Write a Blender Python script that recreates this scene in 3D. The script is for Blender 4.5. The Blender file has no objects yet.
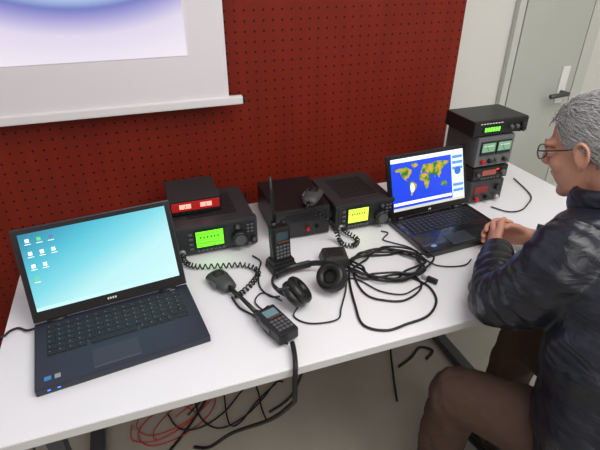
import bpy, bmesh, math, random
from mathutils import Vector, Matrix, Euler
random.seed(7)
scene=bpy.context.scene
scene.view_settings.view_transform='Standard'
try: scene.view_settings.look='None'
except Exception: pass
V=Vector
def lin(c):
    o=[]
    for v in c[:3]:
        v=v/255.0
        o.append(v/12.92 if v<=0.04045 else ((v+0.055)/1.055)**2.4)
    return (o[0],o[1],o[2],1.0)
MATS={}
def mat(name,col,rough=0.5,metal=0.0,emit=0.0,bump=0.0,bscale=80.0,var=0.0,vscale=6.0,coat=0.0,spec=None):
    if name in MATS: return MATS[name]
    m=bpy.data.materials.new(name); m.use_nodes=True
    nt=m.node_tree; b=nt.nodes['Principled BSDF']
    c=lin(col)
    b.inputs['Base Color'].default_value=c
    b.inputs['Roughness'].default_value=rough
    b.inputs['Metallic'].default_value=metal
    if coat: b.inputs['Coat Weight'].default_value=coat
    if spec is not None: b.inputs['Specular IOR Level'].default_value=spec
    if emit>0:
        b.inputs['Emission Color'].default_value=c
        b.inputs['Emission Strength'].default_value=emit
    tc=nt.nodes.new('ShaderNodeTexCoord')
    if var>0:
        n=nt.nodes.new('ShaderNodeTexNoise'); n.inputs['Scale'].default_value=vscale; n.inputs['Detail'].default_value=5
        nt.links.new(tc.outputs['Object'],n.inputs['Vector'])
        mx=nt.nodes.new('ShaderNodeMix'); mx.data_type='RGBA'
        mx.inputs[6].default_value=tuple(max(0,x*(1-var)) for x in c[:3])+(1,)
        mx.inputs[7].default_value=tuple(min(1,x*(1+var)) for x in c[:3])+(1,)
        nt.links.new(n.outputs['Fac'],mx.inputs[0]); nt.links.new(mx.outputs[2],b.inputs['Base Color'])
    if bump>0:
        n=nt.nodes.new('ShaderNodeTexNoise'); n.inputs['Scale'].default_value=bscale; n.inputs['Detail'].default_value=4
        nt.links.new(tc.outputs['Object'],n.inputs['Vector'])
        bp=nt.nodes.new('ShaderNodeBump'); bp.inputs['Strength'].default_value=bump; bp.inputs['Distance'].default_value=0.01
        nt.links.new(n.outputs['Fac'],bp.inputs['Height']); nt.links.new(bp.outputs['Normal'],b.inputs['Normal'])
    MATS[name]=m
    return m
# ---------- geometry helpers
def group(name,loc=(0,0,0),rz=0.0,parent=None,rot=None):
    e=bpy.data.objects.new(name,None); e.empty_display_size=0.05
    scene.collection.objects.link(e); e.location=loc
    e.rotation_euler=rot if rot else (0,0,rz)
    if parent: e.parent=parent
    return e
def mk(name,vf,m,parent=None,smooth=True,loc=None,rot=None):
    verts,faces=vf
    me=bpy.data.meshes.new(name); me.from_pydata([tuple(v) for v in verts],[],faces)
    me.validate(); me.update()
    if m: me.materials.append(m)
    for p in me.polygons: p.use_smooth=smooth
    o=bpy.data.objects.new(name,me); scene.collection.objects.link(o)
    if parent: o.parent=parent
    if loc: o.location=loc
    if rot: o.rotation_euler=rot
    return o
def box(name,parent,c,s,m,bevel=0.0,rot=None,taper=None):
    bm=bmesh.new(); bmesh.ops.create_cube(bm,size=1)
    for v in bm.verts:
        if taper and v.co.z>0: v.co.x*=taper; v.co.y*=taper
        v.co=V((v.co.x*s[0],v.co.y*s[1],v.co.z*s[2]))
    if bevel>0: bmesh.ops.bevel(bm,geom=bm.edges[:],offset=bevel,segments=2,affect='EDGES',profile=0.6)
    me=bpy.data.meshes.new(name); bm.to_mesh(me); bm.free(); me.materials.append(m)
    o=bpy.data.objects.new(name,me); scene.collection.objects.link(o); o.location=c
    if rot: o.rotation_euler=rot
    if parent: o.parent=parent
    return o
def boxes(name,parent,lst,m,bevel=0.0):
    bm=bmesh.new()
    for c,s in lst:
        r=bmesh.ops.create_cube(bm,size=1)
        for v in r['verts']: v.co=V((v.co.x*s[0]+c[0],v.co.y*s[1]+c[1],v.co.z*s[2]+c[2]))
    if bevel>0: bmesh.ops.bevel(bm,geom=bm.edges[:],offset=bevel,segments=1,affect='EDGES')
    me=bpy.data.meshes.new(name); bm.to_mesh(me); bm.free(); me.materials.append(m)
    o=bpy.data.objects.new(name,me); scene.collection.objects.link(o)
    if parent: o.parent=parent
    return o
def cr(pts,sub=6):
    P=[V(p) for p in pts]
    if len(P)<3: return P
    out=[]
    for i in range(len(P)-1):
        p0=P[max(i-1,0)];p1=P[i];p2=P[i+1];p3=P[min(i+2,len(P)-1)]
        for k in range(sub):
            t=k/sub
            out.append(0.5*((2*p1)+(p2-p0)*t+(2*p0-5*p1+4*p2-p3)*t*t+(-p0+3*p1-3*p2+p3)*t**3))
    out.append(P[-1]); return out
def sweep(path,radii,n=8,xref=None):
    """radii: float | list of floats | list of (a,b)"""
    N=len(path); verts=[];faces=[]
    if not isinstance(radii,(list,tuple)): radii=[radii]*N
    prev=None
    for i,p in enumerate(path):
        a=path[max(i-1,0)]; b=path[min(i+1,N-1)]
        t=(b-a); t=t.normalized() if t.length>1e-9 else V((0,0,1))
        if xref is not None: u=V(xref)
        elif prev is None: u=V((0,0,1)) if abs(t.z)<0.9 else V((1,0,0))
        else: u=prev
        u=(u-t*u.dot(t)).normalized(); prev=u; w=t.cross(u)
        r=radii[i]; ra,rb=(r if isinstance(r,(list,tuple)) else (r,r))
        for k in range(n):
            an=2*math.pi*k/n
            verts.append(p+u*math.cos(an)*ra+w*math.sin(an)*rb)
    for i in range(N-1):
        for k in range(n):
            k2=(k+1)%n
            faces.append((i*n+k,i*n+k2,(i+1)*n+k2,(i+1)*n+k))
    faces.append(tuple(range(n-1,-1,-1))); faces.append(tuple((N-1)*n+k for k in range(n)))
    return verts,faces
def capsule(pts,rad,n=12,sub=4,xref=None):
    P=cr(pts,sub)
    if isinstance(rad,(list,tuple)):
        R=[]
        m=len(pts)
        for i in range(len(P)):
            t=i/(len(P)-1)*(m-1); k=min(int(t),m-2); fr=t-k
            a,b=rad[k],rad[k+1]
            if isinstance(a,(list,tuple)): R.append((a[0]*(1-fr)+b[0]*fr,a[1]*(1-fr)+b[1]*fr))
            else: R.append(a*(1-fr)+b*fr)
    else: R=[rad]*len(P)
    def sc(r,s): return (r[0]*s,r[1]*s) if isinstance(r,(list,tuple)) else r*s
    def mn(r): return min(r) if isinstance(r,(list,tuple)) else r
    t0=(P[0]-P[1]).normalized(); t1=(P[-1]-P[-2]).normalized()
    A=[];RA=[]
    for an in (88,65,35):
        s=math.cos(math.radians(an)); d=math.sin(math.radians(an))
        A.append(P[0]+t0*mn(R[0])*d); RA.append(sc(R[0],max(s,.05)))
    B=[];RB=[]
    for an in (35,65,88):
        s=math.cos(math.radians(an)); d=math.sin(math.radians(an))
        B.append(P[-1]+t1*mn(R[-1])*d); RB.append(sc(R[-1],max(s,.05)))
    return sweep(A+P+B,RA+R+RB,n,xref)
def ell(c,r,rot=None,nu=20,nv=12):
    verts=[];faces=[]; M=Euler(rot).to_matrix() if rot else Matrix.Identity(3)
    verts.append(V(c)+M@V((0,0,r[2])))
    for i in range(1,nv):
        th=math.pi*i/nv
        for k in range(nu):
            ph=2*math.pi*k/nu
            verts.append(V(c)+M@V((r[0]*math.sin(th)*math.cos(ph),r[1]*math.sin(th)*math.sin(ph),r[2]*math.cos(th))))
    verts.append(V(c)+M@V((0,0,-r[2]))); L=len(verts)-1
    for k in range(nu):
        faces.append((0,1+k,1+(k+1)%nu))
        for i in range(nv-2):
            a=1+i*nu
            faces.append((a+k,a+nu+k,a+nu+(k+1)%nu,a+(k+1)%nu))
        a=1+(nv-2)*nu
        faces.append((a+k,L,a+(k+1)%nu))
    return verts,faces
def join(parts):
    v=[];f=[]
    for a,b in parts:
        o=len(v); v+=list(a); f+=[tuple(i+o for i in q) for q in b]
    return v,f
def blob(name,parts,m,parent,voxel=0.01,smooth=4,disp=None):
    o=mk(name,join(parts),m,parent)
    r=o.modifiers.new('r','REMESH'); r.mode='VOXEL'; r.voxel_size=voxel; r.use_smooth_shade=True
    if smooth:
        s=o.modifiers.new('s','SMOOTH'); s.factor=0.6; s.iterations=smooth
    for i,(sc_,st) in enumerate(disp or []):
        tx=bpy.data.textures.new(name+'_t%d'%i,'CLOUDS'); tx.noise_scale=sc_; tx.noise_depth=2
        d=o.modifiers.new('d%d'%i,'DISPLACE'); d.texture=tx; d.strength=st; d.mid_level=0.5; d.texture_coords='LOCAL'
    return o
def tube(name,parent,pts,r,m,n=8,sub=6):
    P=cr(pts,sub); return mk(name,sweep(P,r,n),m,parent)
def cyl(name,parent,p0,p1,r,m,n=24,r2=None,bev=0.0):
    p0=V(p0);p1=V(p1);r2=r if r2 is None else r2
    d=(p1-p0)
    if bev:
        dn=d.normalized()
        pts=[p0,p0+dn*bev,p1-dn*bev,p1]; R=[r-bev,r,r2,r2-bev]
    else: pts=[p0,p1];R=[r,r2]
    o=mk(name,sweep(pts,R,n),m,parent)
    for p in o.data.polygons: p.use_smooth=len(p.vertices)==4
    return o
def coil(name,parent,pts,r,R,turns,m):
    P=cr(pts,24); out=[]; N=len(P); prev=V((0,0,1)); M_=turns*12
    for i in range(M_+1):
        t=i/M_*(N-1); k=min(int(t),N-2); p=P[k].lerp(P[k+1],t-k); tg=(P[k+1]-P[k]).normalized()
        u=(prev-tg*prev.dot(tg)).normalized(); w=tg.cross(u)
        a=2*math.pi*i/12
        out.append(p+u*math.cos(a)*R+w*math.sin(a)*R)
    return mk(name,sweep(out,r,6),m,parent)
def torus(name,parent,c,R,r,axis,m,n=28):
    ax=V(axis).normalized(); u=ax.orthogonal().normalized(); w=ax.cross(u); c=V(c)
    verts=[];faces=[];k8=10
    for i in range(n):
        a=2*math.pi*i/n; d=u*math.cos(a)+w*math.sin(a)
        for k in range(k8):
            b=2*math.pi*k/k8
            verts.append(c+d*(R+r*math.cos(b))+ax*r*math.sin(b))
    for i in range(n):
        for k in range(k8):
            faces.append((i*k8+k,((i+1)%n)*k8+k,((i+1)%n)*k8+(k+1)%k8,i*k8+(k+1)%k8))
    return mk(name,(verts,faces),m,parent)
# ---------- materials
BLK=mat('black_plastic',(22,22,24),0.42)
BLK2=mat('black_satin',(33,33,36),0.35,bump=0.05,bscale=300)
CAB=mat('black_cable',(18,18,20),0.5)
REDC=mat('red_cable',(190,20,25),0.45)
GRYM=mat('gunmetal',(78,80,84),0.38,metal=0.4)
GRY=mat('grey_plastic',(88,90,93),0.5)
DGR=mat('dark_grey_case',(46,47,50),0.45,bump=0.1,bscale=200)
SIL=mat('silver',(190,190,195),0.3,metal=0.7)
KEY=mat('key_black',(20,22,27),0.45)
WHT=mat('white_print',(225,225,225),0.5)
TAB=mat('table_laminate',(232,232,238),0.30,var=0.02)
TABE=mat('table_edge',(205,205,208),0.5)
PLW=mat('plaster_white',(206,206,202),0.85,bump=0.05,bscale=60,var=0.03)
DOORM=mat('door_paint',(176,179,173),0.55,var=0.03)
FLM=mat('floor_vinyl',(168,164,154),0.5,var=0.12,vscale=9,bump=0.03)
CEIL=mat('ceiling_paint',(225,225,220),0.9)
def perf():
    m=bpy.data.materials.new('perforated_red'); m.use_nodes=True; nt=m.node_tree; b=nt.nodes['Principled BSDF']
    tc=nt.nodes.new('ShaderNodeTexCoord')
    sp=nt.nodes.new('ShaderNodeSeparateXYZ'); nt.links.new(tc.outputs['Object'],sp.inputs[0])
    pitch=0.032
    def mth(op,a,bv=None,c=None):
        n=nt.nodes.new('ShaderNodeMath'); n.operation=op
        for i,x in enumerate((a,bv,c)):
            if x is None: continue
            if isinstance(x,(int,float)): n.inputs[i].default_value=x
            else: nt.links.new(x,n.inputs[i])
        return n.outputs[0]
    def cell(s): 
        return mth('SUBTRACT',mth('FRACT',mth('DIVIDE',mth('ADD',s,10.0),pitch)),0.5)
    u=cell(sp.outputs['X']); v=cell(sp.outputs['Z'])
    d=mth('SQRT',mth('ADD',mth('MULTIPLY',u,u),mth('MULTIPLY',v,v)))
    hole=mth('LESS_THAN',d,0.12)
    n=nt.nodes.new('ShaderNodeTexNoise'); n.inputs['Scale'].default_value=5; n.inputs['Detail'].default_value=8
    mp=nt.nodes.new('ShaderNodeMapping'); mp.inputs['Scale'].default_value=(3,1,0.5)
    nt.links.new(tc.outputs['Object'],mp.inputs[0]); nt.links.new(mp.outputs[0],n.inputs['Vector'])
    r=nt.nodes.new('ShaderNodeMix'); r.data_type='RGBA'
    r.inputs[6].default_value=lin((98,23,10)); r.inputs[7].default_value=lin((134,34,14))
    nt.links.new(n.outputs['Fac'],r.inputs[0])
    x=nt.nodes.new('ShaderNodeMix'); x.data_type='RGBA'; x.inputs[7].default_value=lin((42,8,6))
    nt.links.new(hole,x.inputs[0]); nt.links.new(r.outputs[2],x.inputs[6]); nt.links.new(x.outputs[2],b.inputs['Base Color'])
    b.inputs['Roughness'].default_value=0.55; b.inputs['Specular IOR Level'].default_value=0.25
    return m
PERF=perf()
# ---------- room
box('wall_back',None,(0.2,1.67,1.35),(4.8,0.1,2.7),PLW)
box('perforated_wall_panel',None,(-0.388,1.61,1.35),(3.224,0.02,2.7),PERF)
box('wall_left',None,(-2.25,-0.7,1.35),(0.1,4.64,2.7),PLW)
box('wall_right',None,(2.65,-0.7,1.35),(0.1,4.64,2.7),PLW)
box('wall_front',None,(0.2,-3.05,1.35),(5.0,0.1,2.7),PLW)
box('floor',None,(0.2,-0.7,-0.05),(5.0,4.84,0.1),FLM)
box('ceiling',None,(0.2,-0.7,2.75),(5.0,4.84,0.1),CEIL)
TR=mat('trim_paint',(190,192,186),0.5)
box('trim_1',None,(1.485,1.605,1.05),(0.030,0.022,2.1),TR)
box('trim_2',None,(1.885,1.605,1.05),(0.06,0.026,2.1),TR)
box('baseboard_back',None,(0.2,1.592,0.04),(2.5,0.012,0.08),mat('baseboard_dark',(60,50,48),0.5))
d=group('door_1',(1.68,1.605,0))
box('leaf',d,(0,0,1.05),(0.345,0.022,2.09),DOORM,0.003)
box('handle_plate',d,(0.110,-0.015,1.07),(0.040,0.008,0.16),mat('plate_white',(225,225,222),0.4),0.003)
cyl('handle_stem',d,(0.110,-0.015,1.04),(0.110,-0.06,1.04),0.009,GRYM)
cyl('handle_lever',d,(0.115,-0.055,1.04),(0.015,-0.055,1.035),0.010,GRYM,bev=0.003)
# ---------- projection screen
ps=group('projection_screen',(0,1.54,0))
box('fabric',ps,(-1.0,0,1.9),(2.60,0.004,1.5),mat('screen_fabric',(226,222,230),0.8))
def imgmat():
    m=bpy.data.materials.new('projected_image'); m.use_nodes=True; nt=m.node_tree; b=nt.nodes['Principled BSDF']
    tc=nt.nodes.new('ShaderNodeTexCoord'); mp=nt.nodes.new('ShaderNodeMapping')
    mp.inputs['Location'].default_value=(-0.93,0,0.28)
    nt.links.new(tc.outputs['Object'],mp.inputs[0])
    sp=nt.nodes.new('ShaderNodeVectorMath'); sp.operation='MULTIPLY'; sp.inputs[1].default_value=(0.62,0,1.0)
    nt.links.new(mp.outputs[0],sp.inputs[0])
    ln=nt.nodes.new('ShaderNodeVectorMath'); ln.operation='LENGTH'; nt.links.new(sp.outputs[0],ln.inputs[0])
    cr_=nt.nodes.new('ShaderNodeValToRGB'); e=cr_.color_ramp.elements
    e[0].position=0.0; e[0].color=lin((120,160,225)); e[1].position=0.19; e[1].color=lin((225,238,252))
    for p,c in ((0.225,(170,200,240)),(0.252,(92,104,188)),(0.275,(150,146,212)),(0.32,(222,212,236)),(0.42,(240,234,244))):
        q=e.new(p); q.color=lin(c)
    nt.links.new(ln.outputs['Value'],cr_.inputs[0])
    b.inputs['Base Color'].default_value=lin((90,90,90)) 
    nt.links.new(cr_.outputs[0],b.inputs['Emission Color']); b.inputs['Emission Strength'].default_value=0.92
    b.inputs['Roughness'].default_value=0.9
    return m
box('projected_picture',ps,(-1.03,-0.004,1.97),(2.42,0.003,1.34),imgmat())
box('bottom_rail',ps,(-1.0,0,1.15),(2.69,0.022,0.028),mat('rail_white',(228,226,230),0.4),0.005)
cyl('rail_cap',ps,(0.345,0,1.15),(0.352,0,1.15),0.013,BLK)
# ---------- table
tb=group('folding_table',(0,0,0))
X0,X1,Y0,Y1=-0.40,1.56,0.728,1.555
box('top',tb,((X0+X1)/2,(Y0+Y1)/2,0.7375),(X1-X0,Y1-Y0,0.025),TAB,0.002)
box('front_edge_band',tb,((X0+X1)/2,Y0-0.001,0.7375),(X1-X0-0.004,0.003,0.021),TABE)
for i,x in enumerate((-0.33,1.16)):
    box('leg_%d'%(2*i+1),tb,(x,1.42,0.375),(0.04,0.04,0.70),GRYM,0.004)
    box('leg_%d'%(2*i+2),tb,(x,0.93,0.375),(0.04,0.04,0.70),GRYM,0.004)
    box('foot_bar_%d'%(i+1),tb,(x,1.15,0.02),(0.05,0.66,0.035),GRYM,0.006)
box('rail_under',tb,(0.41,1.42,0.70),(1.48,0.03,0.04),GRYM)
# ---------- laptop
def gradmat(name,stops,strength=1.0):
    m=bpy.data.materials.new(name); m.use_nodes=True; nt=m.node_tree; b=nt.nodes['Principled BSDF']
    tc=nt.nodes.new('ShaderNodeTexCoord'); sp=nt.nodes.new('ShaderNodeSeparateXYZ')
    nt.links.new(tc.outputs['Generated'],sp.inputs[0])
    mx=nt.nodes.new('ShaderNodeMath'); mx.operation='MULTIPLY_ADD'; mx.inputs[1].default_value=0.45
    md=nt.nodes.new('ShaderNodeMath'); md.operation='MULTIPLY'; md.inputs[1].default_value=0.55
    inv=nt.nodes.new('ShaderNodeMath'); inv.operation='SUBTRACT'; inv.inputs[0].default_value=1.0
    nt.links.new(sp.outputs['Z'],inv.inputs[1]); nt.links.new(inv.outputs[0],md.inputs[0])
    nt.links.new(sp.outputs['X'],mx.inputs[0]); nt.links.new(md.outputs[0],mx.inputs[2])
    r=nt.nodes.new('ShaderNodeValToRGB'); e=r.color_ramp.elements
    e[0].position=stops[0][0]; e[0].color=lin(stops[0][1]); e[1].position=stops[-1][0]; e[1].color=lin(stops[-1][1])
    for p,c in stops[1:-1]:
        q=e.new(p); q.color=lin(c)
    nt.links.new(mx.outputs[0],r.inputs[0]); nt.links.new(r.outputs[0],b.inputs['Emission Color'])
    b.inputs['Emission Strength'].default_value=strength; b.inputs['Base Color'].default_value=(0.01,0.01,0.01,1); b.inputs['Roughness'].default_value=0.25
    return m
def laptop(name,loc,rz,w,d,sh,tilt,bodym,keym,th=0.023):
    g=group(name,loc,rz)
    box('base',g,(0,0,th/2),(w,d,th),bodym,0.004)
    kw=w*0.86; pitch=kw/15; lst=[]
    y0=d*0.36
    k0=th+0.0015
    for r in range(6):
        y=y0-r*pitch*0.84
        if r==5:
            x=-kw/2
            for ww in (1,1,1,1.0,5.5,1,1,1,1,1.5):
                lst.append(((x+ww*pitch/2,y,k0),(ww*pitch*0.88,pitch*0.74,0.003))); x+=ww*pitch
        else:
            for c in range(15):
                lst.append(((-kw/2+(c+0.5)*pitch,y,k0),(pitch*0.86,pitch*(0.74 if r else 0.5),0.003)))
    box('keyboard_well',g,(0,y0-2.5*pitch*0.84,th-0.0002),(kw+0.006,pitch*5.3,0.001),mat('key_well',(44,47,54),0.5))
    boxes('keys',g,lst,keym,0.0008)
    lg=[((c[0]-pitch*0.2,c[1]+pitch*0.08,k0+0.0017),(pitch*0.13,pitch*0.13,0.0003)) for c,s in lst if s[0]<pitch]
    boxes('key_legends',g,lg,mat('legend',(120,122,128),0.6))
    box('touchpad',g,(-w*0.05,-d*0.30,th+0.0002),(w*0.27,d*0.23,0.001),mat('touchpad',(52,55,66),0.3),0.0003)
    box('touchpad_buttons',g,(-w*0.05,-d*0.435,th+0.0002),(w*0.27,d*0.035,0.001),mat('tp_button',(66,69,80),0.35))
    lid=group('lid',(0,d/2-0.006,th-0.001),parent=g,rot=(-tilt,0,0))
    box('lid_shell',lid,(0,0.003,sh/2+0.004),(w,0.007,sh),bodym,0.003)
    box('bezel',lid,(0,-0.0008,sh/2+0.004),(w-0.006,0.002,sh-0.006),mat('bezel',(16,16,18),0.3))
    cyl('hinge_1',lid,(-w*0.42,0,0),(-w*0.30,0,0),0.007,BLK); cyl('hinge_2',lid,(w*0.30,0,0),(w*0.42,0,0),0.007,BLK)
    return g,lid
sc1=gradmat('screen_cyan',[(0.0,(25,130,165)),(0.25,(80,195,218)),(0.45,(130,222,236)),(0.65,(190,244,248)),(1.0,(212,251,251))],strength=1.0)
lapb=mat('laptop_body_dark',(38,43,58),0.38,bump=0.03,bscale=400)
g,lid=laptop('laptop',(-0.122,0.968,0.75),math.radians(6.5),0.384,0.232,0.238,math.radians(24),lapb,KEY,0.020)
sw,sh_=0.354,0.196
DZ=0.130
box('display',lid,(0,-0.0022,DZ),(sw,0.0015,sh_),sc1)
cols=[(235,240,245),(90,190,130),(240,240,240),(70,110,160)]
byc={c:[] for c in cols}
for (cx_,cy_) in [(0,0),(1,0),(2,0),(0,1),(1,1),(2,1),(0,2),(1,2),(0,3)]:
    byc[random.choice(cols)].append(((-sw/2+0.018+cx_*0.026,-0.0034,DZ+sh_/2-0.018-cy_*0.032),(0.009,0.0006,0.009)))
    byc[cols[0]].append(((-sw/2+0.018+cx_*0.026,-0.0034,DZ+sh_/2-0.027-cy_*0.032),(0.014,0.0006,0.0015)))
for c,l in byc.items(): 
    if l: boxes('icons',lid,l,mat('icon_%d_%d'%(c[0],c[2]),c,0.5,emit=0.7))
box('taskbar',lid,(0,-0.0032,DZ-sh_/2+0.005),(sw,0.0006,0.008),mat('taskbar',(165,210,218),0.5,emit=0.8))
boxes('maker_label',lid,[((-0.012+i*0.006,-0.0024,0.020),(0.004,0.001,0.005)) for i in range(4)],WHT)
box('power_button',g,(0.15,0.103,0.0208),(0.014,0.006,0.001),SIL)
box('sticker_1',g,(-0.165,-0.090,0.0206),(0.014,0.013,0.0006),mat('sticker_blue',(60,130,190),0.4))
box('sticker_2',g,(-0.145,-0.090,0.0206),(0.012,0.013,0.0006),mat('sticker_silver',(150,155,160),0.4))
boxes('status_leds',g,[((-0.165+0.02*i,-0.1155,0.011),(0.006,0.002,0.0025)) for i in range(2)],mat('led_blue',(60,110,255),0.4,emit=3))
boxes('edge_ports',g,[((-0.1920,-0.04+0.03*i,0.010),(0.001,0.016,0.006)) for i in range(4)],mat('port_dark',(5,5,5),0.4))
# right laptop
g2,lid2=laptop('laptop.001',(0.938,1.128,0.75),math.radians(3),0.330,0.225,0.218,math.radians(18),mat('laptop_body_black',(24,24,28),0.25,coat=0.4),KEY,0.022)
sw,sh_=0.300,0.180
box('display',lid2,(0,-0.0022,0.117),(sw,0.0015,sh_),mat('scr_ocean',(24,58,190),0.3,emit=1.0))
box('title_bar',lid2,(-0.0,-0.0034,0.117+sh_/2-0.007),(sw,0.0006,0.014),mat('win_bar',(215,222,235),0.5,emit=0.85))
box('side_panel',lid2,(sw/2-0.026,-0.0034,0.117-0.006),(0.052,0.0006,sh_-0.016),mat('win_panel',(190,212,235),0.5,emit=0.9))
boxes('side_panel_tables',lid2,[((sw/2-0.026,-0.004,0.117+0.065-0.02*i),(0.044,0.0006,0.010)) for i in (0,1,2,5,6)],mat('win_tbl',(80,125,195),0.5,emit=0.9))
mk('side_panel_globe',ell((sw/2-0.026,-0.0042,0.117+0.015),(0.014,0.0005,0.014)),mat('win_globe',(40,90,170),0.5,emit=0.9),lid2)
box('taskbar',lid2,(0,-0.0040,0.117-sh_/2+0.005),(sw,0.0006,0.010),mat('win_task',(190,190,180),0.5,emit=0.7))
conts={'north_america':[(-165,65),(-130,70),(-95,72),(-80,66),(-60,55),(-65,45),(-80,30),(-82,25),(-97,25),(-95,17),(-80,8),(-105,20),(-125,40),(-130,55),(-160,58)],
'south_america':[(-80,8),(-60,8),(-35,-7),(-40,-22),(-58,-38),(-70,-53),(-74,-45),(-70,-20),(-80,-5)],
'africa':[(-15,30),(10,36),(32,30),(43,12),(51,11),(40,-10),(33,-27),(20,-35),(12,-15),(8,4),(-8,5),(-17,15)],
'eurasia':[(-10,37),(-5,48),(5,58),(10,70),(30,70),(60,70),(100,76),(140,72),(178,68),(160,58),(140,50),(122,38),(120,25),(108,12),(103,3),(98,15),(88,22),(78,8),(70,22),(57,25),(45,13),(35,32),(27,38),(15,40)],
'australia':[(114,-22),(130,-12),(142,-11),(153,-27),(146,-38),(130,-32),(116,-34)],
'greenland':[(-50,60),(-20,72),(-30,83),(-60,80)],
'antarctica':[(-178,-72),(178,-72),(178,-84),(-178,-84)]}
def contmat():
    m=bpy.data.materials.new('map_land'); m.use_nodes=True; nt=m.node_tree; b=nt.nodes['Principled BSDF']
    tc=nt.nodes.new('ShaderNodeTexCoord'); n=nt.nodes.new('ShaderNodeTexNoise'); n.inputs['Scale'].default_value=55; n.inputs['Detail'].default_value=3
    r=nt.nodes.new('ShaderNodeValToRGB'); e=r.color_ramp.elements
    e[0].position=0.4; e[0].color=lin((35,120,50)); e[1].position=0.62; e[1].color=lin((235,170,60)); q=e.new(0.52); q.color=lin((170,180,50))
    nt.links.new(tc.outputs['Object'],n.inputs['Vector']); nt.links.new(n.outputs['Fac'],r.inputs[0]); nt.links.new(r.outputs[0],b.inputs['Emission Color'])
    b.inputs['Emission Strength'].default_value=1.0; b.inputs['Base Color'].default_value=(0,0,0,1)
    return m
LAND=contmat(); mw=sw-0.056; mh=sh_-0.030
for k,pts in conts.items():
    vs=[(-0.027+p_[0]/360*mw,-0.0036,0.1155+p_[1]/180*mh) for p_ in pts]
    mk('map_'+k,(vs,[tuple(range(len(vs)))]),LAND if k!='antarctica' else mat('map_ice',(235,235,240),0.5,emit=0.9),lid2,smooth=False)
mk('map_sun_glow',ell((-0.070,-0.0040,0.100),(0.009,0.0004,0.016)),mat('map_glow',(220,235,225),0.5,emit=0.8),lid2)
boxes('maker_label',lid2,[((-0.006+i*0.006,-0.0024,0.014),(0.004,0.001,0.005)) for i in range(2)],WHT)
mk('palm_sticker',ell((-0.125,-0.085,0.0226),(0.011,0.007,0.0006)),mat('sticker_bl2',(120,170,220),0.4),g2)
# ---------- radios
RP=mat('radio_panel',(56,58,62),0.4,metal=0.3)
def transceiver(name,loc,rz,w,h,dp,lcdc,lcdrect,knobs):
    g=group(name,loc,rz)
    box('case',g,(w/2,dp/2+0.022,h/2+0.008),(w-0.008,dp,h-0.016),DGR,0.004)
    box('front_panel',g,(w/2,0.014,h/2+0.004),(w,0.03,h-0.004),RP,0.007)
    box('front_face',g,(w/2,-0.0015,h/2+0.004),(w-0.02,0.003,h-0.02),mat('radio_face',(42,44,48),0.45),0.001)
    x0,x1,z0,z1=lcdrect
    box('lcd_bezel',g,((x0+x1)/2,-0.004,(z0+z1)/2),(x1-x0+0.010,0.004,z1-z0+0.010),BLK,0.001)
    box('lcd',g,((x0+x1)/2,-0.0065,(z0+z1)/2),(x1-x0,0.001,z1-z0),lcdc)
    dig=[]
    for i in range(6): dig.append(((x0+0.014+i*(x1-x0-0.02)/6,-0.0074,z0+(z1-z0)*0.62),((x1-x0)/16,0.0006,(z1-z0)*0.15)))
    for i in range(8): dig.append(((x0+0.006+i*(x1-x0-0.008)/8,-0.0074,z0+(z1-z0)*0.25),((x1-x0)/18,0.0006,(z1-z0)*0.05)))
    for i in range(5): dig.append(((x0+0.006+i*(x1-x0-0.008)/5,-0.0074,z0+(z1-z0)*0.87),((x1-x0)/12,0.0006,(z1-z0)*0.04)))
    boxes('lcd_digits',g,dig,mat('lcd_dark',(60,120,20),0.5,emit=0.4))
    for i,(kx,kz,kr) in enumerate(knobs):
        cyl('knob_%d'%(i+1),g,(kx,0,kz),(kx,-0.010-kr*0.7,kz),kr,BLK2,bev=min(0.003,kr*0.3))
        cyl('knob_cap_%d'%(i+1),g,(kx,-0.010-kr*0.7,kz),(kx,-0.0115-kr*0.7,kz),kr*0.72,GRY)
    bt=[]
    for i in range(7): bt.append(((x0+0.004+i*(x1-x0)/6.4,-0.005,z0-0.014),(0.009,0.004,0.006)))
    for r in range(4): bt.append(((x0-0.016,-0.005,z1-0.006-r*0.017),(0.012,0.004,0.007)))
    for r in range(3):
        for c in range(2): bt.append(((w-0.020-c*0.013,-0.005,h-0.02-r*0.012),(0.009,0.004,0.006)))
    boxes('buttons',g,bt,GRY,0.001)
    cyl('mic_socket',g,(0.020,-0.001,0.022),(0.020,-0.012,0.022),0.010,SIL,bev=0.002)
    vents=[((w*0.5,0.06+i*0.014,h+0.0005),(w*0.6,0.006,0.0015)) for i in range(int((dp-0.06)/0.014))]
    boxes('top_vents',g,vents,BLK)
    for i,x in enumerate((0.03,w-0.03)):
        cyl('foot_%d'%(i+1),g,(x,0.03,0.008),(x,0.03,0),0.009,BLK); cyl('foot_%d'%(i+3),g,(x,dp-0.02,0.008),(x,dp-0.02,0),0.009,BLK)
    for i,x in enumerate((0.002,w-0.002)):
        box('side_rail_%d'%(i+1),g,(x,0.1,h*0.55),(0.006,0.12,0.02),GRYM,0.002)
    return g
LCDG=mat('lcd_green',(105,250,40),0.4,emit=1.15); LCDY=mat('lcd_yellow',(205,250,75),0.4,emit=1.15)
r1=transceiver('radio_transceiver',(0.045,1.265,0.75),0,0.262,0.102,0.225,LCDG,(0.066,0.150,0.032,0.086),[(0.200,0.045,0.025),(0.195,0.086,0.009),(0.230,0.020,0.008),(0.246,0.032,0.008)])
r2=transceiver('radio_transceiver.001',(0.568,1.245,0.75),0,0.222,0.098,0.22,LCDY,(0.045,0.118,0.034,0.084),[(0.166,0.042,0.024),(0.166,0.083,0.008),(0.200,0.022,0.008)])
p=group('bench_power_supply',(0.050,1.345,0.8545))
box('case',p,(0.081,0.09,0.026),(0.162,0.17,0.046),DGR,0.003)
box('face',p,(0.081,0.0035,0.026),(0.160,0.004,0.045),BLK)
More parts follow.
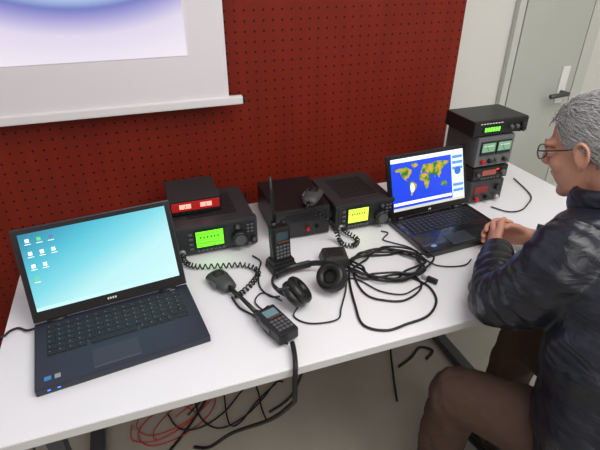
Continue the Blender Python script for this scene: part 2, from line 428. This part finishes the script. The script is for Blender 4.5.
box('red_window',p,(0.081,0.0005,0.030),(0.150,0.003,0.030),mat('red_window',(170,25,25),0.4,emit=0.35),0.001)
for i,x in enumerate((0.048,0.113)):
    box('meter_%d'%(i+1),p,(x,-0.0015,0.031),(0.036,0.002,0.015),mat('meter_lit',(255,175,160),0.4,emit=0.85),0.0005)
box('needle_1',p,(0.048,-0.003,0.030),(0.0015,0.001,0.013),BLK,rot=(0,0.4,0)); box('needle_2',p,(0.113,-0.003,0.030),(0.0015,0.001,0.013),BLK,rot=(0,-0.3,0))
boxes('switches',p,[((0.02+i*0.02,-0.001,0.009),(0.010,0.005,0.006)) for i in range(6)],BLK2)
for i,(x,y) in enumerate(((0.015,0.02),(0.147,0.02),(0.015,0.16),(0.147,0.16))): cyl('foot_%d'%(i+1),p,(x,y,0.004),(x,y,-0.0008),0.006,BLK)
b=group('power_supply_box',(0.362,1.262,0.75),math.radians(-2))
box('case',b,(0.095,0.12,0.057),(0.19,0.24,0.106),mat('psu_black',(20,20,23),0.4),0.004)
box('front_bezel',b,(0.095,-0.001,0.057),(0.184,0.006,0.100),BLK2,0.002)
box('rocker_switch',b,(0.03,-0.005,0.035),(0.016,0.006,0.022),BLK,0.001)
for i,(x,mm) in enumerate(((0.11,'r'),(0.145,'k'))): cyl('terminal_%d'%(i+1),b,(x,-0.003,0.035),(x,-0.018,0.035),0.006,REDC if mm=='r' else BLK,bev=0.002)
boxes('vent_slots',b,[((0.095,-0.0045,0.065+i*0.008),(0.12,0.001,0.003)) for i in range(4)],mat('port_dark',(5,5,5)))
for i,(x,y) in enumerate(((0.015,0.02),(0.175,0.02),(0.015,0.22),(0.175,0.22))): cyl('foot_%d'%(i+1),b,(x,y,0.005),(x,y,0),0.008,BLK)
# ---------- instrument stack (right)
def instrument(name,loc,w,h,dp,casem,facem):
    g=group(name,loc)
    box('case',g,(w/2,dp/2+0.003,h/2+0.003),(w,dp,h-0.006),casem,0.003)
    box('face',g,(w/2,0.001,h/2+0.003),(w-0.004,0.004,h-0.010),facem,0.001)
    for i,(x,y) in enumerate(((0.015,0.02),(w-0.015,0.02),(0.015,dp-0.02),(w-0.015,dp-0.02))): cyl('foot_%d'%(i+1),g,(x,y,0.004),(x,y,0),0.007,BLK)
    return g
SX,SY=1.118,1.268
METC=mat('meter_case',(88,91,92),0.5)
a=instrument('linear_power_supply',(SX,SY,0.75),0.150,0.090,0.19,METC,mat('psu_face',(54,52,56),0.4))
box('dial_window',a,(0.05,-0.002,0.058),(0.06,0.002,0.028),mat('win_red',(120,35,35),0.4,emit=0.15)) 
for i,x in enumerate((0.03,0.075,0.12)): cyl('terminal_%d'%(i+1),a,(x,-0.001,0.024),(x,-0.018,0.024),0.008,[REDC,BLK,SIL][i],bev=0.002)
cyl('knob',a,(0.12,-0.001,0.060),(0.12,-0.016,0.060),0.012,BLK2,bev=0.002)
c=instrument('compact_transceiver',(SX,SY,0.84),0.155,0.055,0.18,BLK2,BLK)
box('lcd',c,(0.070,-0.002,0.034),(0.060,0.002,0.020),mat('lcd_amber',(150,75,60),0.4,emit=0.25))
cyl('knob',c,(0.130,-0.001,0.030),(0.130,-0.016,0.030),0.011,GRY,bev=0.002); cyl('knob_small',c,(0.020,-0.001,0.030),(0.020,-0.012,0.030),0.007,GRY,bev=0.002)
boxes('buttons',c,[((0.04+i*0.014,-0.003,0.013),(0.009,0.004,0.006)) for i in range(6)],GRY)
box('red_light',c,(0.106,-0.003,0.044),(0.008,0.003,0.004),mat('led_red',(255,40,30),0.4,emit=2))
e=instrument('twin_meter_power_supply',(SX-0.004,SY,0.895),0.158,0.118,0.175,METC,mat('psu_face_grey',(104,106,108),0.45))
for i,x in enumerate((0.045,0.113)):
    box('meter_frame_%d'%(i+1),e,(x,-0.003,0.076),(0.062,0.006,0.050),BLK,0.002)
    box('meter_glass_%d'%(i+1),e,(x,-0.0065,0.080),(0.054,0.002,0.032),mat('meter_green',(120,168,135),0.2,emit=0.35))
    box('meter_scale_%d'%(i+1),e,(x,-0.0080,0.086),(0.040,0.0006,0.004),WHT)
    box('meter_needle_%d'%(i+1),e,(x-0.005,-0.0082,0.078),(0.001,0.0006,0.024),BLK,rot=(0,-0.5,0))
for i,x in enumerate((0.03,0.06,0.09,0.125)): cyl('terminal_%d'%(i+1),e,(x,-0.001,0.028),(x,-0.016,0.028),0.008,[REDC,BLK,GRY,BLK2][i],bev=0.002)
t=instrument('frequency_counter',(SX-0.034,SY+0.0,1.013),0.232,0.060,0.16,mat('case_blk',(28,29,32),0.4),BLK)
box('display_window',t,(0.080,-0.002,0.028),(0.085,0.002,0.024),mat('disp_bk',(10,30,14),0.3))
boxes('display_digits',t,[((0.050+i*0.011,-0.0035,0.028),(0.0075,0.001,0.014)) for i in range(6)],mat('digits_green',(110,255,60),0.4,emit=1.8))
boxes('front_text',t,[((0.03+i*0.012,-0.0015,0.049),(0.008,0.001,0.003)) for i in range(8)],WHT)
for i,(x,z,r) in enumerate(((0.155,0.031,0.007),(0.180,0.031,0.007),(0.208,0.034,0.010),(0.208,0.014,0.005))): cyl('knob_%d'%(i+1),t,(x,-0.001,z),(x,-0.014,z),r,GRY if i<2 else BLK2,bev=0.0015)
# ---------- handheld radios
def handheld(name,loc,rot,lcd):
    g=group(name,loc,rot=rot)
    box('body',g,(0,0,0.055),(0.056,0.032,0.110),BLK,0.005)
    box('front_plate',g,(0,-0.0165,0.057),(0.050,0.003,0.100),BLK2,0.003)
    box('lcd',g,(0,-0.0185,0.082),(0.036,0.001,0.026),lcd)
    boxes('keypad',g,[((-0.0165+c*0.011,-0.0195,0.050-r*0.0115),(0.0085,0.003,0.0075)) for c in range(4) for r in range(4)],GRY,0.0008)
    boxes('function_keys',g,[((0.0,-0.019,0.0635),(0.03,0.002,0.003)),((0.018,-0.019,0.0635),(0.006,0.002,0.003))],mat('orange_key',(110,70,45),0.5))
    cyl('antenna_base',g,(-0.017,0,0.108),(-0.017,0,0.124),0.0085,BLK2)
    mk('antenna',sweep([V((-0.017,0,0.122)),V((-0.017,0,0.20)),V((-0.018,0,0.262))],[0.0062,0.0055,0.0042],10),BLK,g)
    cyl('knob',g,(0.015,0,0.109),(0.015,0,0.122),0.0085,BLK2,bev=0.0015)
    box('ptt_key',g,(-0.029,0,0.065),(0.004,0.014,0.045),GRY,0.001)
    box('belt_clip',g,(0,0.021,0.05),(0.022,0.005,0.075),BLK2,0.001)
    return g
hh=handheld('handheld_radio',(0.335,1.112,0.786),(math.radians(-4),0,math.radians(8)),mat('lcd_off',(62,78,84),0.25))
ch=group('charging_cradle',(0,0,-0.036),parent=hh,rot=(math.radians(4),0,0))
box('base',ch,(0,0,0.016),(0.080,0.070,0.030),BLK,0.006,taper=0.9)
box('pocket_lip',ch,(0,0.0,0.034),(0.068,0.046,0.012),BLK2,0.003)
handheld('handheld_radio.001',(0.258,0.800,0.7755),(math.radians(-90),0,math.radians(17)),mat('lcd_grey',(105,140,150),0.25))
# ---------- hand microphones
def handmic(name,loc,rz):
    g=group(name,loc,rz)
    mk('shell',sweep([V((0,-0.045,0.017)),V((0,-0.042,0.017)),V((0,-0.02,0.018)),V((0,0.02,0.019)),V((0,0.040,0.018)),V((0,0.046,0.017))],[(0.008,0.014),(0.013,0.021),(0.016,0.026),(0.017,0.031),(0.015,0.030),(0.008,0.022)],24,xref=(0,0,1)),mat('mic_grey',(66,68,70),0.5),g)
    boxes('grille',g,[((0,0.03-i*0.006,0.0350),(0.034-abs(i-2)*0.004,0.0022,0.0022)) for i in range(5)],BLK)
    box('ptt',g,(-0.0285,0.005,0.018),(0.007,0.036,0.014),GRY,0.002)
    cyl('strain_relief',g,(0,-0.044,0.017),(0,-0.066,0.012),0.006,BLK,r2=0.004)
    return g
handmic('hand_microphone',(0.152,1.085,0.749),math.radians(20))
coil('coiled_microphone_cord',None,[(0.065,1.248,0.772),(0.068,1.215,0.766),(0.10,1.19,0.760),(0.17,1.17,0.760),(0.235,1.15,0.760),(0.262,1.105,0.760),(0.235,1.06,0.760),(0.19,1.02,0.760),(0.174,1.020,0.761)],0.0022,0.0070,34,CAB)
handmic('hand_microphone.001',(0.500,1.285,0.8635),math.radians(-35))
coil('coiled_microphone_cord.001',None,[(0.470,1.225,0.872),(0.50,1.205,0.850),(0.54,1.195,0.81),(0.555,1.185,0.77),(0.56,1.16,0.760),(0.59,1.14,0.760),(0.615,1.17,0.760),(0.600,1.210,0.765),(0.589,1.230,0.772)],0.0022,0.0068,30,CAB)
w=group('desk_speaker',(0.500,1.090,0.75),math.radians(-12))
box('shell',w,(0,0,0.018),(0.090,0.080,0.036),mat('wedge_grey',(40,40,40),0.5),0.008,taper=0.78)
boxes('grille_slots',w,[((0,-0.018+i*0.009,0.0362),(0.045,0.003,0.0012)) for i in range(5)],BLK)
# ---------- headphones
h=group('headphones',(0.378,0.950,0.75),math.radians(12)); h.scale=(1.03,1.03,1.0)
LEA=mat('leatherette',(16,16,18),0.42)
def cup(i,c,ax):
    ax=V(ax).normalized(); c=V(c)
    cyl('cup_shell_%d'%i,h,c,c-ax*0.026,0.040,BLK2,bev=0.008,n=32)
    torus('ear_cushion_%d'%i,h,c+ax*0.006,0.029,0.0125,ax,LEA)
    cyl('driver_cloth_%d'%i,h,c+ax*0.001,c+ax*0.003,0.028,mat('cloth_dark',(28,28,30),0.9))
    torus('cup_ring_%d'%i,h,c-ax*0.024,0.024,0.0025,ax,GRYM)
cup(1,(-0.052,-0.005,0.047),(0.70,-0.25,0.66)); cup(2,(0.056,0.0,0.047),(-0.70,-0.25,0.66))
arc=[(-0.080,0.005,0.040),(-0.092,0.030,0.044),(-0.086,0.070,0.038),(-0.056,0.105,0.028),(0,0.122,0.020),(0.056,0.105,0.028),(0.086,0.070,0.038),(0.092,0.030,0.044),(0.080,0.005,0.040)]
P=cr(arc,6); mk('headband',sweep(P,[(0.009,0.0035)]*len(P),12,xref=(0,0.25,1)),BLK,h)
P=cr([arc[3],arc[4],arc[5]],8); mk('headband_pad',sweep(P,[(0.012,0.006)]*len(P),12,xref=(0,0.25,1)),LEA,h)
for i,s in ((1,-1),(2,1)): tube('yoke_%d'%i,h,[(s*0.091,0.035,0.044),(s*0.094,0.012,0.060),(s*0.081,-0.01,0.074)],0.003,GRYM)
# ---------- table cables
Zt=0.7545
def tcab(name,pts,r=0.003,m=CAB,z=Zt): return tube(name,None,[(q[0],q[1],q[2] if len(q)>2 else z) for q in pts],r,m,8,8)
pts=[]
cx,cy=0.640,1.010
for i in range(66):
    a=i*2*math.pi/13+0.4
    k=i/66
    rx=0.105+0.020*math.sin(i*1.7)+0.012*math.sin(i*0.31); ry=0.072+0.016*math.cos(i*1.3)
    pts.append((cx+rx*math.cos(a)+0.014*math.sin(i*0.5),cy+ry*math.sin(a)-0.15*rx*math.cos(a),Zt+0.0005+0.018*k+0.003*math.sin(i*2.1)))
tcab('coiled_cable_bundle',pts,0.0035)
tcab('antenna_cable',[(0.54,1.07),(0.50,0.98),(0.47,0.88),(0.455,0.80),(0.50,0.762),(0.56,0.765),(0.63,0.775),(0.685,0.82),(0.70,0.88),(0.68,0.93),(0.66,0.96,0.757)],0.0034)
tcab('antenna_cable.001',[(0.53,1.03),(0.515,0.95),(0.52,0.90),(0.55,0.87),(0.60,0.85),(0.66,0.87),(0.69,0.905),(0.685,0.95,0.757)],0.0030)
tcab('audio_cable',[(0.325,0.915,0.765),(0.30,0.89),(0.33,0.85),(0.40,0.84),(0.43,0.88),(0.47,0.94),(0.50,0.99),(0.53,0.97),(0.56,0.91),(0.61,0.875),(0.66,0.885),(0.715,0.905)],0.0022)
cb=group('cable_connector',(0.722,0.898,0.75),math.radians(30))
box('housing',cb,(0,0,0.009),(0.014,0.032,0.014),BLK,0.003); box('plug',cb,(0,0.024,0.009),(0.010,0.018,0.006),SIL,0.001)
tcab('audio_cable.001',[(0.29,0.96),(0.25,1.01),(0.22,0.98),(0.235,0.93),(0.245,0.905,0.757)],0.002)
tcab('audio_cable.002',[(0.165,1.02),(0.175,0.97),(0.20,0.93),(0.21,0.90),(0.215,0.862),(0.232,0.82),(0.252,0.795,0.760)],0.0028)
tcab('speaker_cable',[(0.27,1.20),(0.285,1.16),(0.265,1.11),(0.25,1.04),(0.265,0.99),(0.29,0.98)],0.0025)
tcab('audio_cable.003',[(0.72,1.20),(0.735,1.18),(0.70,1.15),(0.72,1.12),(0.76,1.07),(0.77,0.985),(0.80,0.95),(0.86,0.935),(0.90,0.955)],0.0022)
tcab('power_cable',[(0.262,0.790,0.765),(0.255,0.755,0.766),(0.246,0.722,0.762),(0.240,0.708,0.73),(0.238,0.705,0.68),(0.236,0.72,0.64),(0.20,0.80,0.50),(0.12,0.98,0.25),(0.05,1.1,0.05),(0.0,1.15,0.006)],0.0060)
tcab('laptop_power_cable',[(-0.325,1.055,0.762),(-0.345,1.06,0.757),(-0.37,1.08),(-0.392,1.06,0.757),(-0.415,1.05,0.72),(-0.44,1.06,0.4),(-0.43,1.1,0.02)],0.003)
tcab('usb_cable',[(1.19,1.22),(1.22,1.17),(1.27,1.16),(1.33,1.19),(1.40,1.25),(1.45,1.40)],0.0025)
# floor cables
def fc(name,pts,r,m): return tube(name,None,pts,r,m,6,8)
for j in range(3):
    pts=[]
    ph=random.random()*6
    for i in range(10):
        a=i*0.9+ph
        pts.append((-0.10+0.13*math.cos(a)+i*0.012,1.28+0.08*math.sin(a*1.1)+0.02*j,0.006+0.004*(i%2)+0.004*j))
    fc('red_wire'+('' if j==0 else '.%03d'%j),pts,0.0020,REDC)
for j in range(3):
    ph=random.random()*6; pts=[]
    for i in range(9):
        a=i*0.8+ph
        pts.append((-0.02+0.045*i+0.07*math.cos(a),1.32-0.01*i+0.09*math.sin(a*1.2),0.008+0.005*(i%3)+0.003*j))
    fc('floor_cable'+('' if j==0 else '.%03d'%j),pts,0.0032,CAB)
fc('floor_cable.003',[(0.90,1.24,0.006),(0.98,1.27,0.006),(1.05,1.31,0.006),(1.09,1.27,0.01),(1.04,1.24,0.006)],0.006,CAB)
fc('hanging_cable',[(0.335,1.53,0.80),(0.335,1.575,0.74),(0.31,1.57,0.5),(0.25,1.45,0.2),(0.10,1.35,0.05),(0.0,1.25,0.01),(-0.1,1.15,0.01)],0.005,CAB)
fc('hanging_cable.001',[(0.66,1.53,0.79),(0.66,1.575,0.74),(0.64,1.56,0.45),(0.55,1.40,0.15),(0.42,1.25,0.03),(0.30,1.2,0.01)],0.005,CAB)
fc('hanging_cable.002',[(1.05,1.52,0.78),(1.05,1.575,0.74),(1.0,1.56,0.4),(0.95,1.42,0.05),(0.86,1.22,0.008),(0.80,1.08,0.008)],0.0045,CAB)
# ---------- MAN
man=group('seated_man',(0,0,0))
SKIN=mat('skin',(206,150,128),0.5,var=0.10,vscale=25,bump=0.06,bscale=160)
HAIR=mat('grey_hair',(150,150,152),0.7,var=0.25,vscale=60)
def jacket_mat():
    m=mat('jacket_fabric',(25,28,40),0.36)
    nt=m.node_tree; b=nt.nodes['Principled BSDF']
    tc=nt.nodes.new('ShaderNodeTexCoord'); mp=nt.nodes.new('ShaderNodeMapping'); mp.inputs['Rotation'].default_value=(0.5,0.6,0.3); mp.inputs['Scale'].default_value=(7,7,22)
    n=nt.nodes.new('ShaderNodeTexNoise'); n.inputs['Scale'].default_value=1.0; n.inputs['Detail'].default_value=4; n.inputs['Roughness'].default_value=0.5; n.inputs['Distortion'].default_value=1.0
    bp=nt.nodes.new('ShaderNodeBump'); bp.inputs['Strength'].default_value=0.5; bp.inputs['Distance'].default_value=0.02
    nt.links.new(tc.outputs['Object'],mp.inputs[0]); nt.links.new(mp.outputs[0],n.inputs['Vector'])
    nt.links.new(n.outputs['Fac'],bp.inputs['Height']); nt.links.new(bp.outputs['Normal'],b.inputs['Normal'])
    return m
JAC=jacket_mat()
PAN=mat('trouser_brown',(78,57,48),0.85,bump=0.2,bscale=120,var=0.15,vscale=20)
Lx=V((0.94,0.34,0)).normalized()
def wav(P,base,amp,freq,ph=0):
    return [b_+amp*math.sin(i*freq+ph)+amp*0.5*math.sin(i*freq*2.3+1+ph) for i,b_ in enumerate(base)]
def interp(vals,n):
    out=[];m=len(vals)
    for i in range(n):
        t=i/(n-1)*(m-1);k=min(int(t),m-2);fr=t-k;out.append(vals[k]*(1-fr)+vals[k+1]*fr)
    return out
def sleeve(pts,rad,ph):
    P=cr(pts,9); R=wav(P,interp(rad,len(P)),0.0045,1.25,ph); return sweep(P,R,20)
torso_p=[(0.965,0.345,0.41),(0.945,0.37,0.52),(0.940,0.41,0.66),(0.948,0.465,0.81),(0.965,0.53,0.94),(0.968,0.59,1.03),(0.965,0.625,1.085)]
torso_r=[(0.235,0.18),(0.245,0.19),(0.245,0.19),(0.23,0.17),(0.205,0.14),(0.165,0.10),(0.085,0.075)]
P=cr(torso_p,6)
A_=interp([r[0] for r in torso_r],len(P)); B_=interp([r[1] for r in torso_r],len(P))
A_=wav(P,A_,0.005,1.1); B_=wav(P,B_,0.005,1.1)
parts=[sweep(P,[(x,y) for x,y in zip(A_,B_)],32,xref=Lx)]
LS=[(0.86,0.605,1.035),(0.812,0.590,1.00),(0.785,0.610,0.93),(0.768,0.650,0.872),(0.765,0.695,0.832),(0.815,0.760,0.822),(0.875,0.830,0.815),(0.935,0.895,0.806)]
parts.append(sleeve(LS,[0.075,0.088,0.083,0.077,0.069,0.061,0.054,0.044],0))
RS=[(1.07,0.68,1.035),(1.12,0.705,1.00),(1.18,0.715,0.93),(1.225,0.725,0.872),(1.24,0.760,0.832),(1.205,0.815,0.822),(1.16,0.870,0.815),(1.115,0.920,0.806)]
parts.append(sleeve(RS,[0.075,0.088,0.083,0.077,0.069,0.061,0.054,0.044],2))
parts.append(ell((0.865,0.60,1.035),(0.10,0.085,0.062),rot=(0,-0.35,0.35))); parts.append(ell((1.07,0.675,1.035),(0.10,0.085,0.062),rot=(0,0.35,0.35)))
blob('jacket',parts,JAC,man,0.0065,3,[(0.07,0.014)])
def ringpath(c,r,tilt,n=24):
    out=[]
    for i in range(n+1):
        a=2*math.pi*i/n
        out.append(V(c)+Lx*math.cos(a)*r+V((-0.34,0.94,0))*math.sin(a)*r+V((0,0,tilt*math.sin(a))))
    return out
mk('collar',sweep(ringpath((0.962,0.648,1.105),0.070,-0.022),[(0.032,0.013)]*25,12,xref=(0,0,1)),JAC,man)
mk('cuff_1',sweep([V((0.925,0.884,0.806)),V((0.945,0.906,0.806))],[0.044,0.044],20),JAC,man)
mk('cuff_2',sweep([V((1.123,0.911,0.806)),V((1.105,0.930,0.806))],[0.044,0.044],20),JAC,man)
# trousers
parts=[ell((1.00,0.35,0.53),(0.19,0.16,0.12)),
 capsule([(0.935,0.38,0.535),(0.82,0.53,0.54),(0.70,0.685,0.535)],[0.105,0.092,0.072],20),
 capsule([(0.70,0.685,0.53),(0.705,0.71,0.30),(0.70,0.70,0.09)],[0.075,0.066,0.058],20),
 capsule([(1.09,0.42,0.535),(1.07,0.62,0.54),(1.04,0.80,0.535)],[0.105,0.092,0.072],20),
 capsule([(1.04,0.80,0.53),(1.03,0.82,0.30),(1.02,0.80,0.09)],[0.075,0.066,0.058],20)]
blob('trousers',parts,PAN,man,0.009,5,[(0.06,0.020),(0.025,0.006)])
for i,(x,y,ang) in enumerate(((0.69,0.69,30),(1.01,0.80,8))):
    sh=group('shoe_%d'%(i+1),(x,y,0),math.radians(ang),parent=man)
    blob('upper',[capsule([(0,-0.06,0.055),(0,0.04,0.048),(0,0.14,0.036)],[(0.042,0.045),(0.043,0.04),(0.038,0.028)],16,xref=(1,0,0)),capsule([(0,-0.03,0.06),(0,-0.02,0.12)],[0.042,0.046],16)],mat('shoe_leather',(30,24,22),0.4),sh,0.007,3)
    P=[V((0,-0.105,0.010)),V((0,-0.06,0.010)),V((0,0.04,0.010)),V((0,0.12,0.010)),V((0,0.175,0.010))]
    mk('sole',sweep(P,[(0.022,0.010),(0.042,0.010),(0.046,0.010),(0.044,0.010),(0.02,0.010)],12,xref=(1,0,0)),BLK,sh)
# head
hd=group('head',(0.954,0.722,1.190),parent=man,rot=None)
hd.rotation_mode='QUATERNION'
q=Matrix.Rotation(math.radians(20),3,'Z')@Matrix.Rotation(math.radians(-18),3,'X')
hd.rotation_quaternion=q.to_quaternion()
hp=[ell((0,-0.015,0.03),(0.074,0.094,0.084),nu=32,nv=20),ell((0,0.026,-0.035),(0.059,0.060,0.078),nu=28,nv=18),ell((0,0.062,-0.096),(0.026,0.020,0.018)),
 ell((0,0.025,-0.075),(0.052,0.05,0.034)),
 capsule([(0,0.084,0.020),(0,0.095,0.000),(0,0.103,-0.022)],[0.009,0.010,0.012],12),ell((-0.012,0.094,-0.026),(0.008,0.010,0.008)),ell((0.012,0.094,-0.026),(0.008,0.010,0.008)),
 ell((-0.030,0.068,0.026),(0.028,0.020,0.010)),ell((0.030,0.068,0.026),(0.028,0.020,0.010)),
 ell((-0.038,0.050,-0.022),(0.026,0.026,0.026)),ell((0.038,0.050,-0.022),(0.026,0.026,0.026)),
 ell((0,0.077,-0.052),(0.024,0.012,0.013)),
 capsule([(0,-0.035,-0.03),(0,-0.045,-0.10),(0.0,-0.055,-0.16)],[0.056,0.055,0.062],20)]
blob('skull_and_face',hp,SKIN,hd,0.0045,5)
LIP=mat('lips',(184,118,104),0.55)
mk('upper_lip',ell((0,0.0840,-0.0495),(0.019,0.0055,0.0025)),LIP,hd); mk('lower_lip',ell((0,0.0830,-0.0550),(0.017,0.0055,0.0030)),LIP,hd)
for s,nm in ((-1,'left'),(1,'right')):
    mk('eye_'+nm,ell((s*0.031,0.0725,0.005),(0.012,0.0115,0.009)),mat('eye_white',(205,198,192),0.25),hd)
    mk('iris_'+nm,ell((s*0.031,0.0835,0.003),(0.005,0.0015,0.005)),mat('iris',(50,40,35),0.2),hd)
    mk('eyelid_'+nm,ell((s*0.031,0.0735,0.0085),(0.0135,0.0130,0.0075)),SKIN,hd)
    mk('eyelid_lower_'+nm,ell((s*0.031,0.0715,-0.0035),(0.0125,0.0120,0.0050)),SKIN,hd)
    mk('eyebrow_'+nm,capsule([(s*0.014,0.088,0.026),(s*0.032,0.085,0.031),(s*0.048,0.074,0.027)],[0.002,0.003,0.0015],8),HAIR,hd)
    ep=[ell((s*0.078,-0.012,0.004),(0.0065,0.017,0.028),rot=(0.15,0,s*-0.35)),ell((s*0.0765,-0.008,-0.020),(0.006,0.010,0.013)),
        capsule([(s*0.083,0.002,0.018),(s*0.088,-0.012,0.031),(s*0.089,-0.026,0.020),(s*0.087,-0.026,-0.002),(s*0.082,-0.014,-0.022)],0.0042,8)]
    blob('ear_'+nm,ep,SKIN,hd,0.0025,2)
GF=mat('glasses_frame',(60,50,45),0.3,metal=0.5)
gl=mat('glasses_lens',(235,240,245),0.05)
gl.node_tree.nodes['Principled BSDF'].inputs['Transmission Weight'].default_value=1.0
gl.node_tree.nodes['Principled BSDF'].inputs['IOR'].default_value=1.05
for s,nm in ((-1,'left'),(1,'right')):
    R=[]
    for i in range(25):
        a=2*math.pi*i/24; R.append(V((s*0.032+0.024*math.cos(a),0.098-0.004*abs(math.cos(a)),0.004+0.017*math.sin(a))))
    mk('rim_'+nm,sweep(R,0.0014,8),GF,hd)
    mk('lens_'+nm,ell((s*0.032,0.097,0.004),(0.0235,0.001,0.0165)),gl,hd)
    tube('temple_arm_'+nm,hd,[(s*0.056,0.094,0.012),(s*0.072,0.070,0.014),(s*0.081,0.02,0.016),(s*0.084,-0.010,0.020),(s*0.082,-0.030,0.006)],0.0016,GF)
tube('nose_bridge',hd,[(-0.009,0.099,0.008),(0,0.104,0.012),(0.009,0.099,0.008)],0.0014,GF)
HC=V((0,-0.017,0.032)); HR=V((0.083,0.103,0.091))
def hairlim(y):
    T=[(-1,-0.072),(-0.06,-0.066),(-0.035,-0.045),(-0.015,0.010),(0.01,0.010),(0.03,0.022),(0.052,0.070),(1,0.095)]
    for (a,b_),(c_,d_) in zip(T,T[1:]):
        if y<=c_: return b_+(d_-b_)*(y-a)/(c_-a)
    return 0.1
vf=ell(HC,HR,nu=64,nv=44)
keep=[f for f in vf[1] if all(vf[0][i].z>hairlim(vf[0][i].y) for i in f)]
used=sorted({i for f in keep for i in f}); mp={o_:i for i,o_ in enumerate(used)}
o=mk('hair_cap',([vf[0][i] for i in used],[tuple(mp[i] for i in f) for f in keep]),HAIR,hd)
sd=o.modifiers.new('s','SOLIDIFY'); sd.thickness=0.012; sd.offset=-1
tx=bpy.data.textures.new('hairt','CLOUDS'); tx.noise_scale=0.018; dd=o.modifiers.new('d','DISPLACE'); dd.texture=tx; dd.strength=0.008
strs=[]; rnd=random.Random(3); cnt=0
while cnt<3800:
    v=V((rnd.gauss(0,1),rnd.gauss(0,1),rnd.gauss(0,1))).normalized()
    p_=V((HC.x+v.x*HR.x,HC.y+v.y*HR.y,HC.z+v.z*HR.z))
    if p_.z<hairlim(p_.y)+0.004: continue
    cnt+=1
    flow=V((0.35*v.x+rnd.uniform(-.35,.35),-0.75+rnd.uniform(-.3,.25),-0.45-0.6*max(0,-v.y)+rnd.uniform(-.25,.25)))
    path=[]; ln=rnd.uniform(0.018,0.036); lift=rnd.uniform(0.003,0.012)
    for k in range(5):
        n_=V(((p_.x-HC.x)/HR.x,(p_.y-HC.y)/HR.y,(p_.z-HC.z)/HR.z)); n_.normalize()
        q_=V((HC.x+n_.x*HR.x,HC.y+n_.y*HR.y,HC.z+n_.z*HR.z))
        path.append(q_+n_*(-0.002+lift*(k/4)**0.7))
        tg=(flow-n_*flow.dot(n_)).normalized(); p_=q_+tg*ln/4
    strs.append(sweep(path,[0.0008,0.0008,0.0007,0.0006,0.0003],3))
mk('hair_strands',join(strs),mat('grey_hair_light',(180,180,182),0.55,var=0.25,vscale=90),hd)
# hands
def hand(nm,wrist,K,s,thumb,zoff):
    parts=[]
    zs=[0.832,0.812,0.792,0.772]; ln=[0.92,1.0,0.94,0.76]
    kc=V((K[0],K[1],0.802))
    w=V(wrist)
    parts.append(capsule([w+(w-kc)*0.6,w,w.lerp(kc,0.5),kc+(w-kc)*0.12],[(0.027,0.024),(0.028,0.021),(0.037,0.016),(0.036,0.012)],20,xref=(0,0,1)))
    for i in range(4):
        l=ln[i]; k0=V((K[0],K[1],zs[i]+zoff)) 
        a=k0+V((s*0.028,0.026,0.001))*l; b_=k0+V((s*0.060,0.021,-0.001))*l; c_=k0+V((s*0.080,0.002,-0.003))*l
        root=k0.lerp(V((w.x,w.y,0.80)),0.35)
        parts.append(capsule([root,k0,a,b_,c_],[0.009,0.0092,0.0084,0.0080,0.0068],12))
    parts.append(capsule(thumb,[0.013,0.0115,0.0098,0.0082],12))
    blob(nm,parts,SKIN,man,0.0028,3)
hand('hand_left',(0.958,0.925,0.805),(0.990,0.990),1,[(0.964,0.938,0.820),(0.985,0.955,0.842),(1.008,0.978,0.852),(1.030,0.992,0.852)],0.0045)
hand('hand_right',(1.092,0.938,0.805),(1.042,0.990),-1,[(1.080,0.945,0.818),(1.058,0.955,0.836),(1.032,0.965,0.842),(1.010,0.962,0.842)],-0.0052)
# chair
chx=group('chair',(1.045,0.30,0),math.radians(20))
box('seat',chx,(0,0,0.385),(0.42,0.40,0.035),mat('seat_fabric',(40,45,60),0.8),0.012)
for i,(x,y) in enumerate(((-.18,-.17),(.18,-.17),(-.18,.17),(.18,.17))): cyl('leg_%d'%(i+1),chx,(x,y,0.375),(x*1.1,y*1.1,0),0.012,GRYM)
for i,x in enumerate((-0.17,0.17)): tube('back_post_%d'%(i+1),chx,[(x,-0.19,0.38),(x,-0.245,0.6),(x,-0.28,0.82)],0.011,GRYM)
box('backrest',chx,(0,-0.272,0.74),(0.38,0.025,0.17),MATS['seat_fabric'],0.01,rot=(math.radians(9),0,0))
# ---------- lights
def area(name,loc,size,power,col,rot=(0,0,0)):
    l=bpy.data.lights.new(name,'AREA'); l.shape='RECTANGLE'; l.size=size[0]; l.size_y=size[1]; l.energy=power; l.color=col
    o=bpy.data.objects.new(name,l); scene.collection.objects.link(o); o.location=loc; o.rotation_euler=rot; return o
area('ceiling_light',(1.0,0.1,2.66),(1.6,1.2),38,(1.0,0.97,0.93))
area('ceiling_light.001',(-0.9,-1.4,2.66),(1.6,1.2),24,(1.0,0.95,0.90))
area('ceiling_light.002',(1.7,-1.4,2.66),(1.6,1.2),32,(1.0,0.965,0.93))
wd=bpy.data.worlds.new('world'); scene.world=wd; wd.use_nodes=True
wd.node_tree.nodes['Background'].inputs[0].default_value=(0.6,0.65,0.7,1); wd.node_tree.nodes['Background'].inputs[1].default_value=0.3
# ---------- camera
cam=bpy.data.cameras.new('camera'); cam.sensor_width=36; cam.lens=28.2; cam.clip_start=0.02
co=bpy.data.objects.new('camera',cam); scene.collection.objects.link(co)
co.location=(0,0,1.57); co.rotation_euler=(math.radians(60),0,math.radians(-19.6))
scene.camera=co
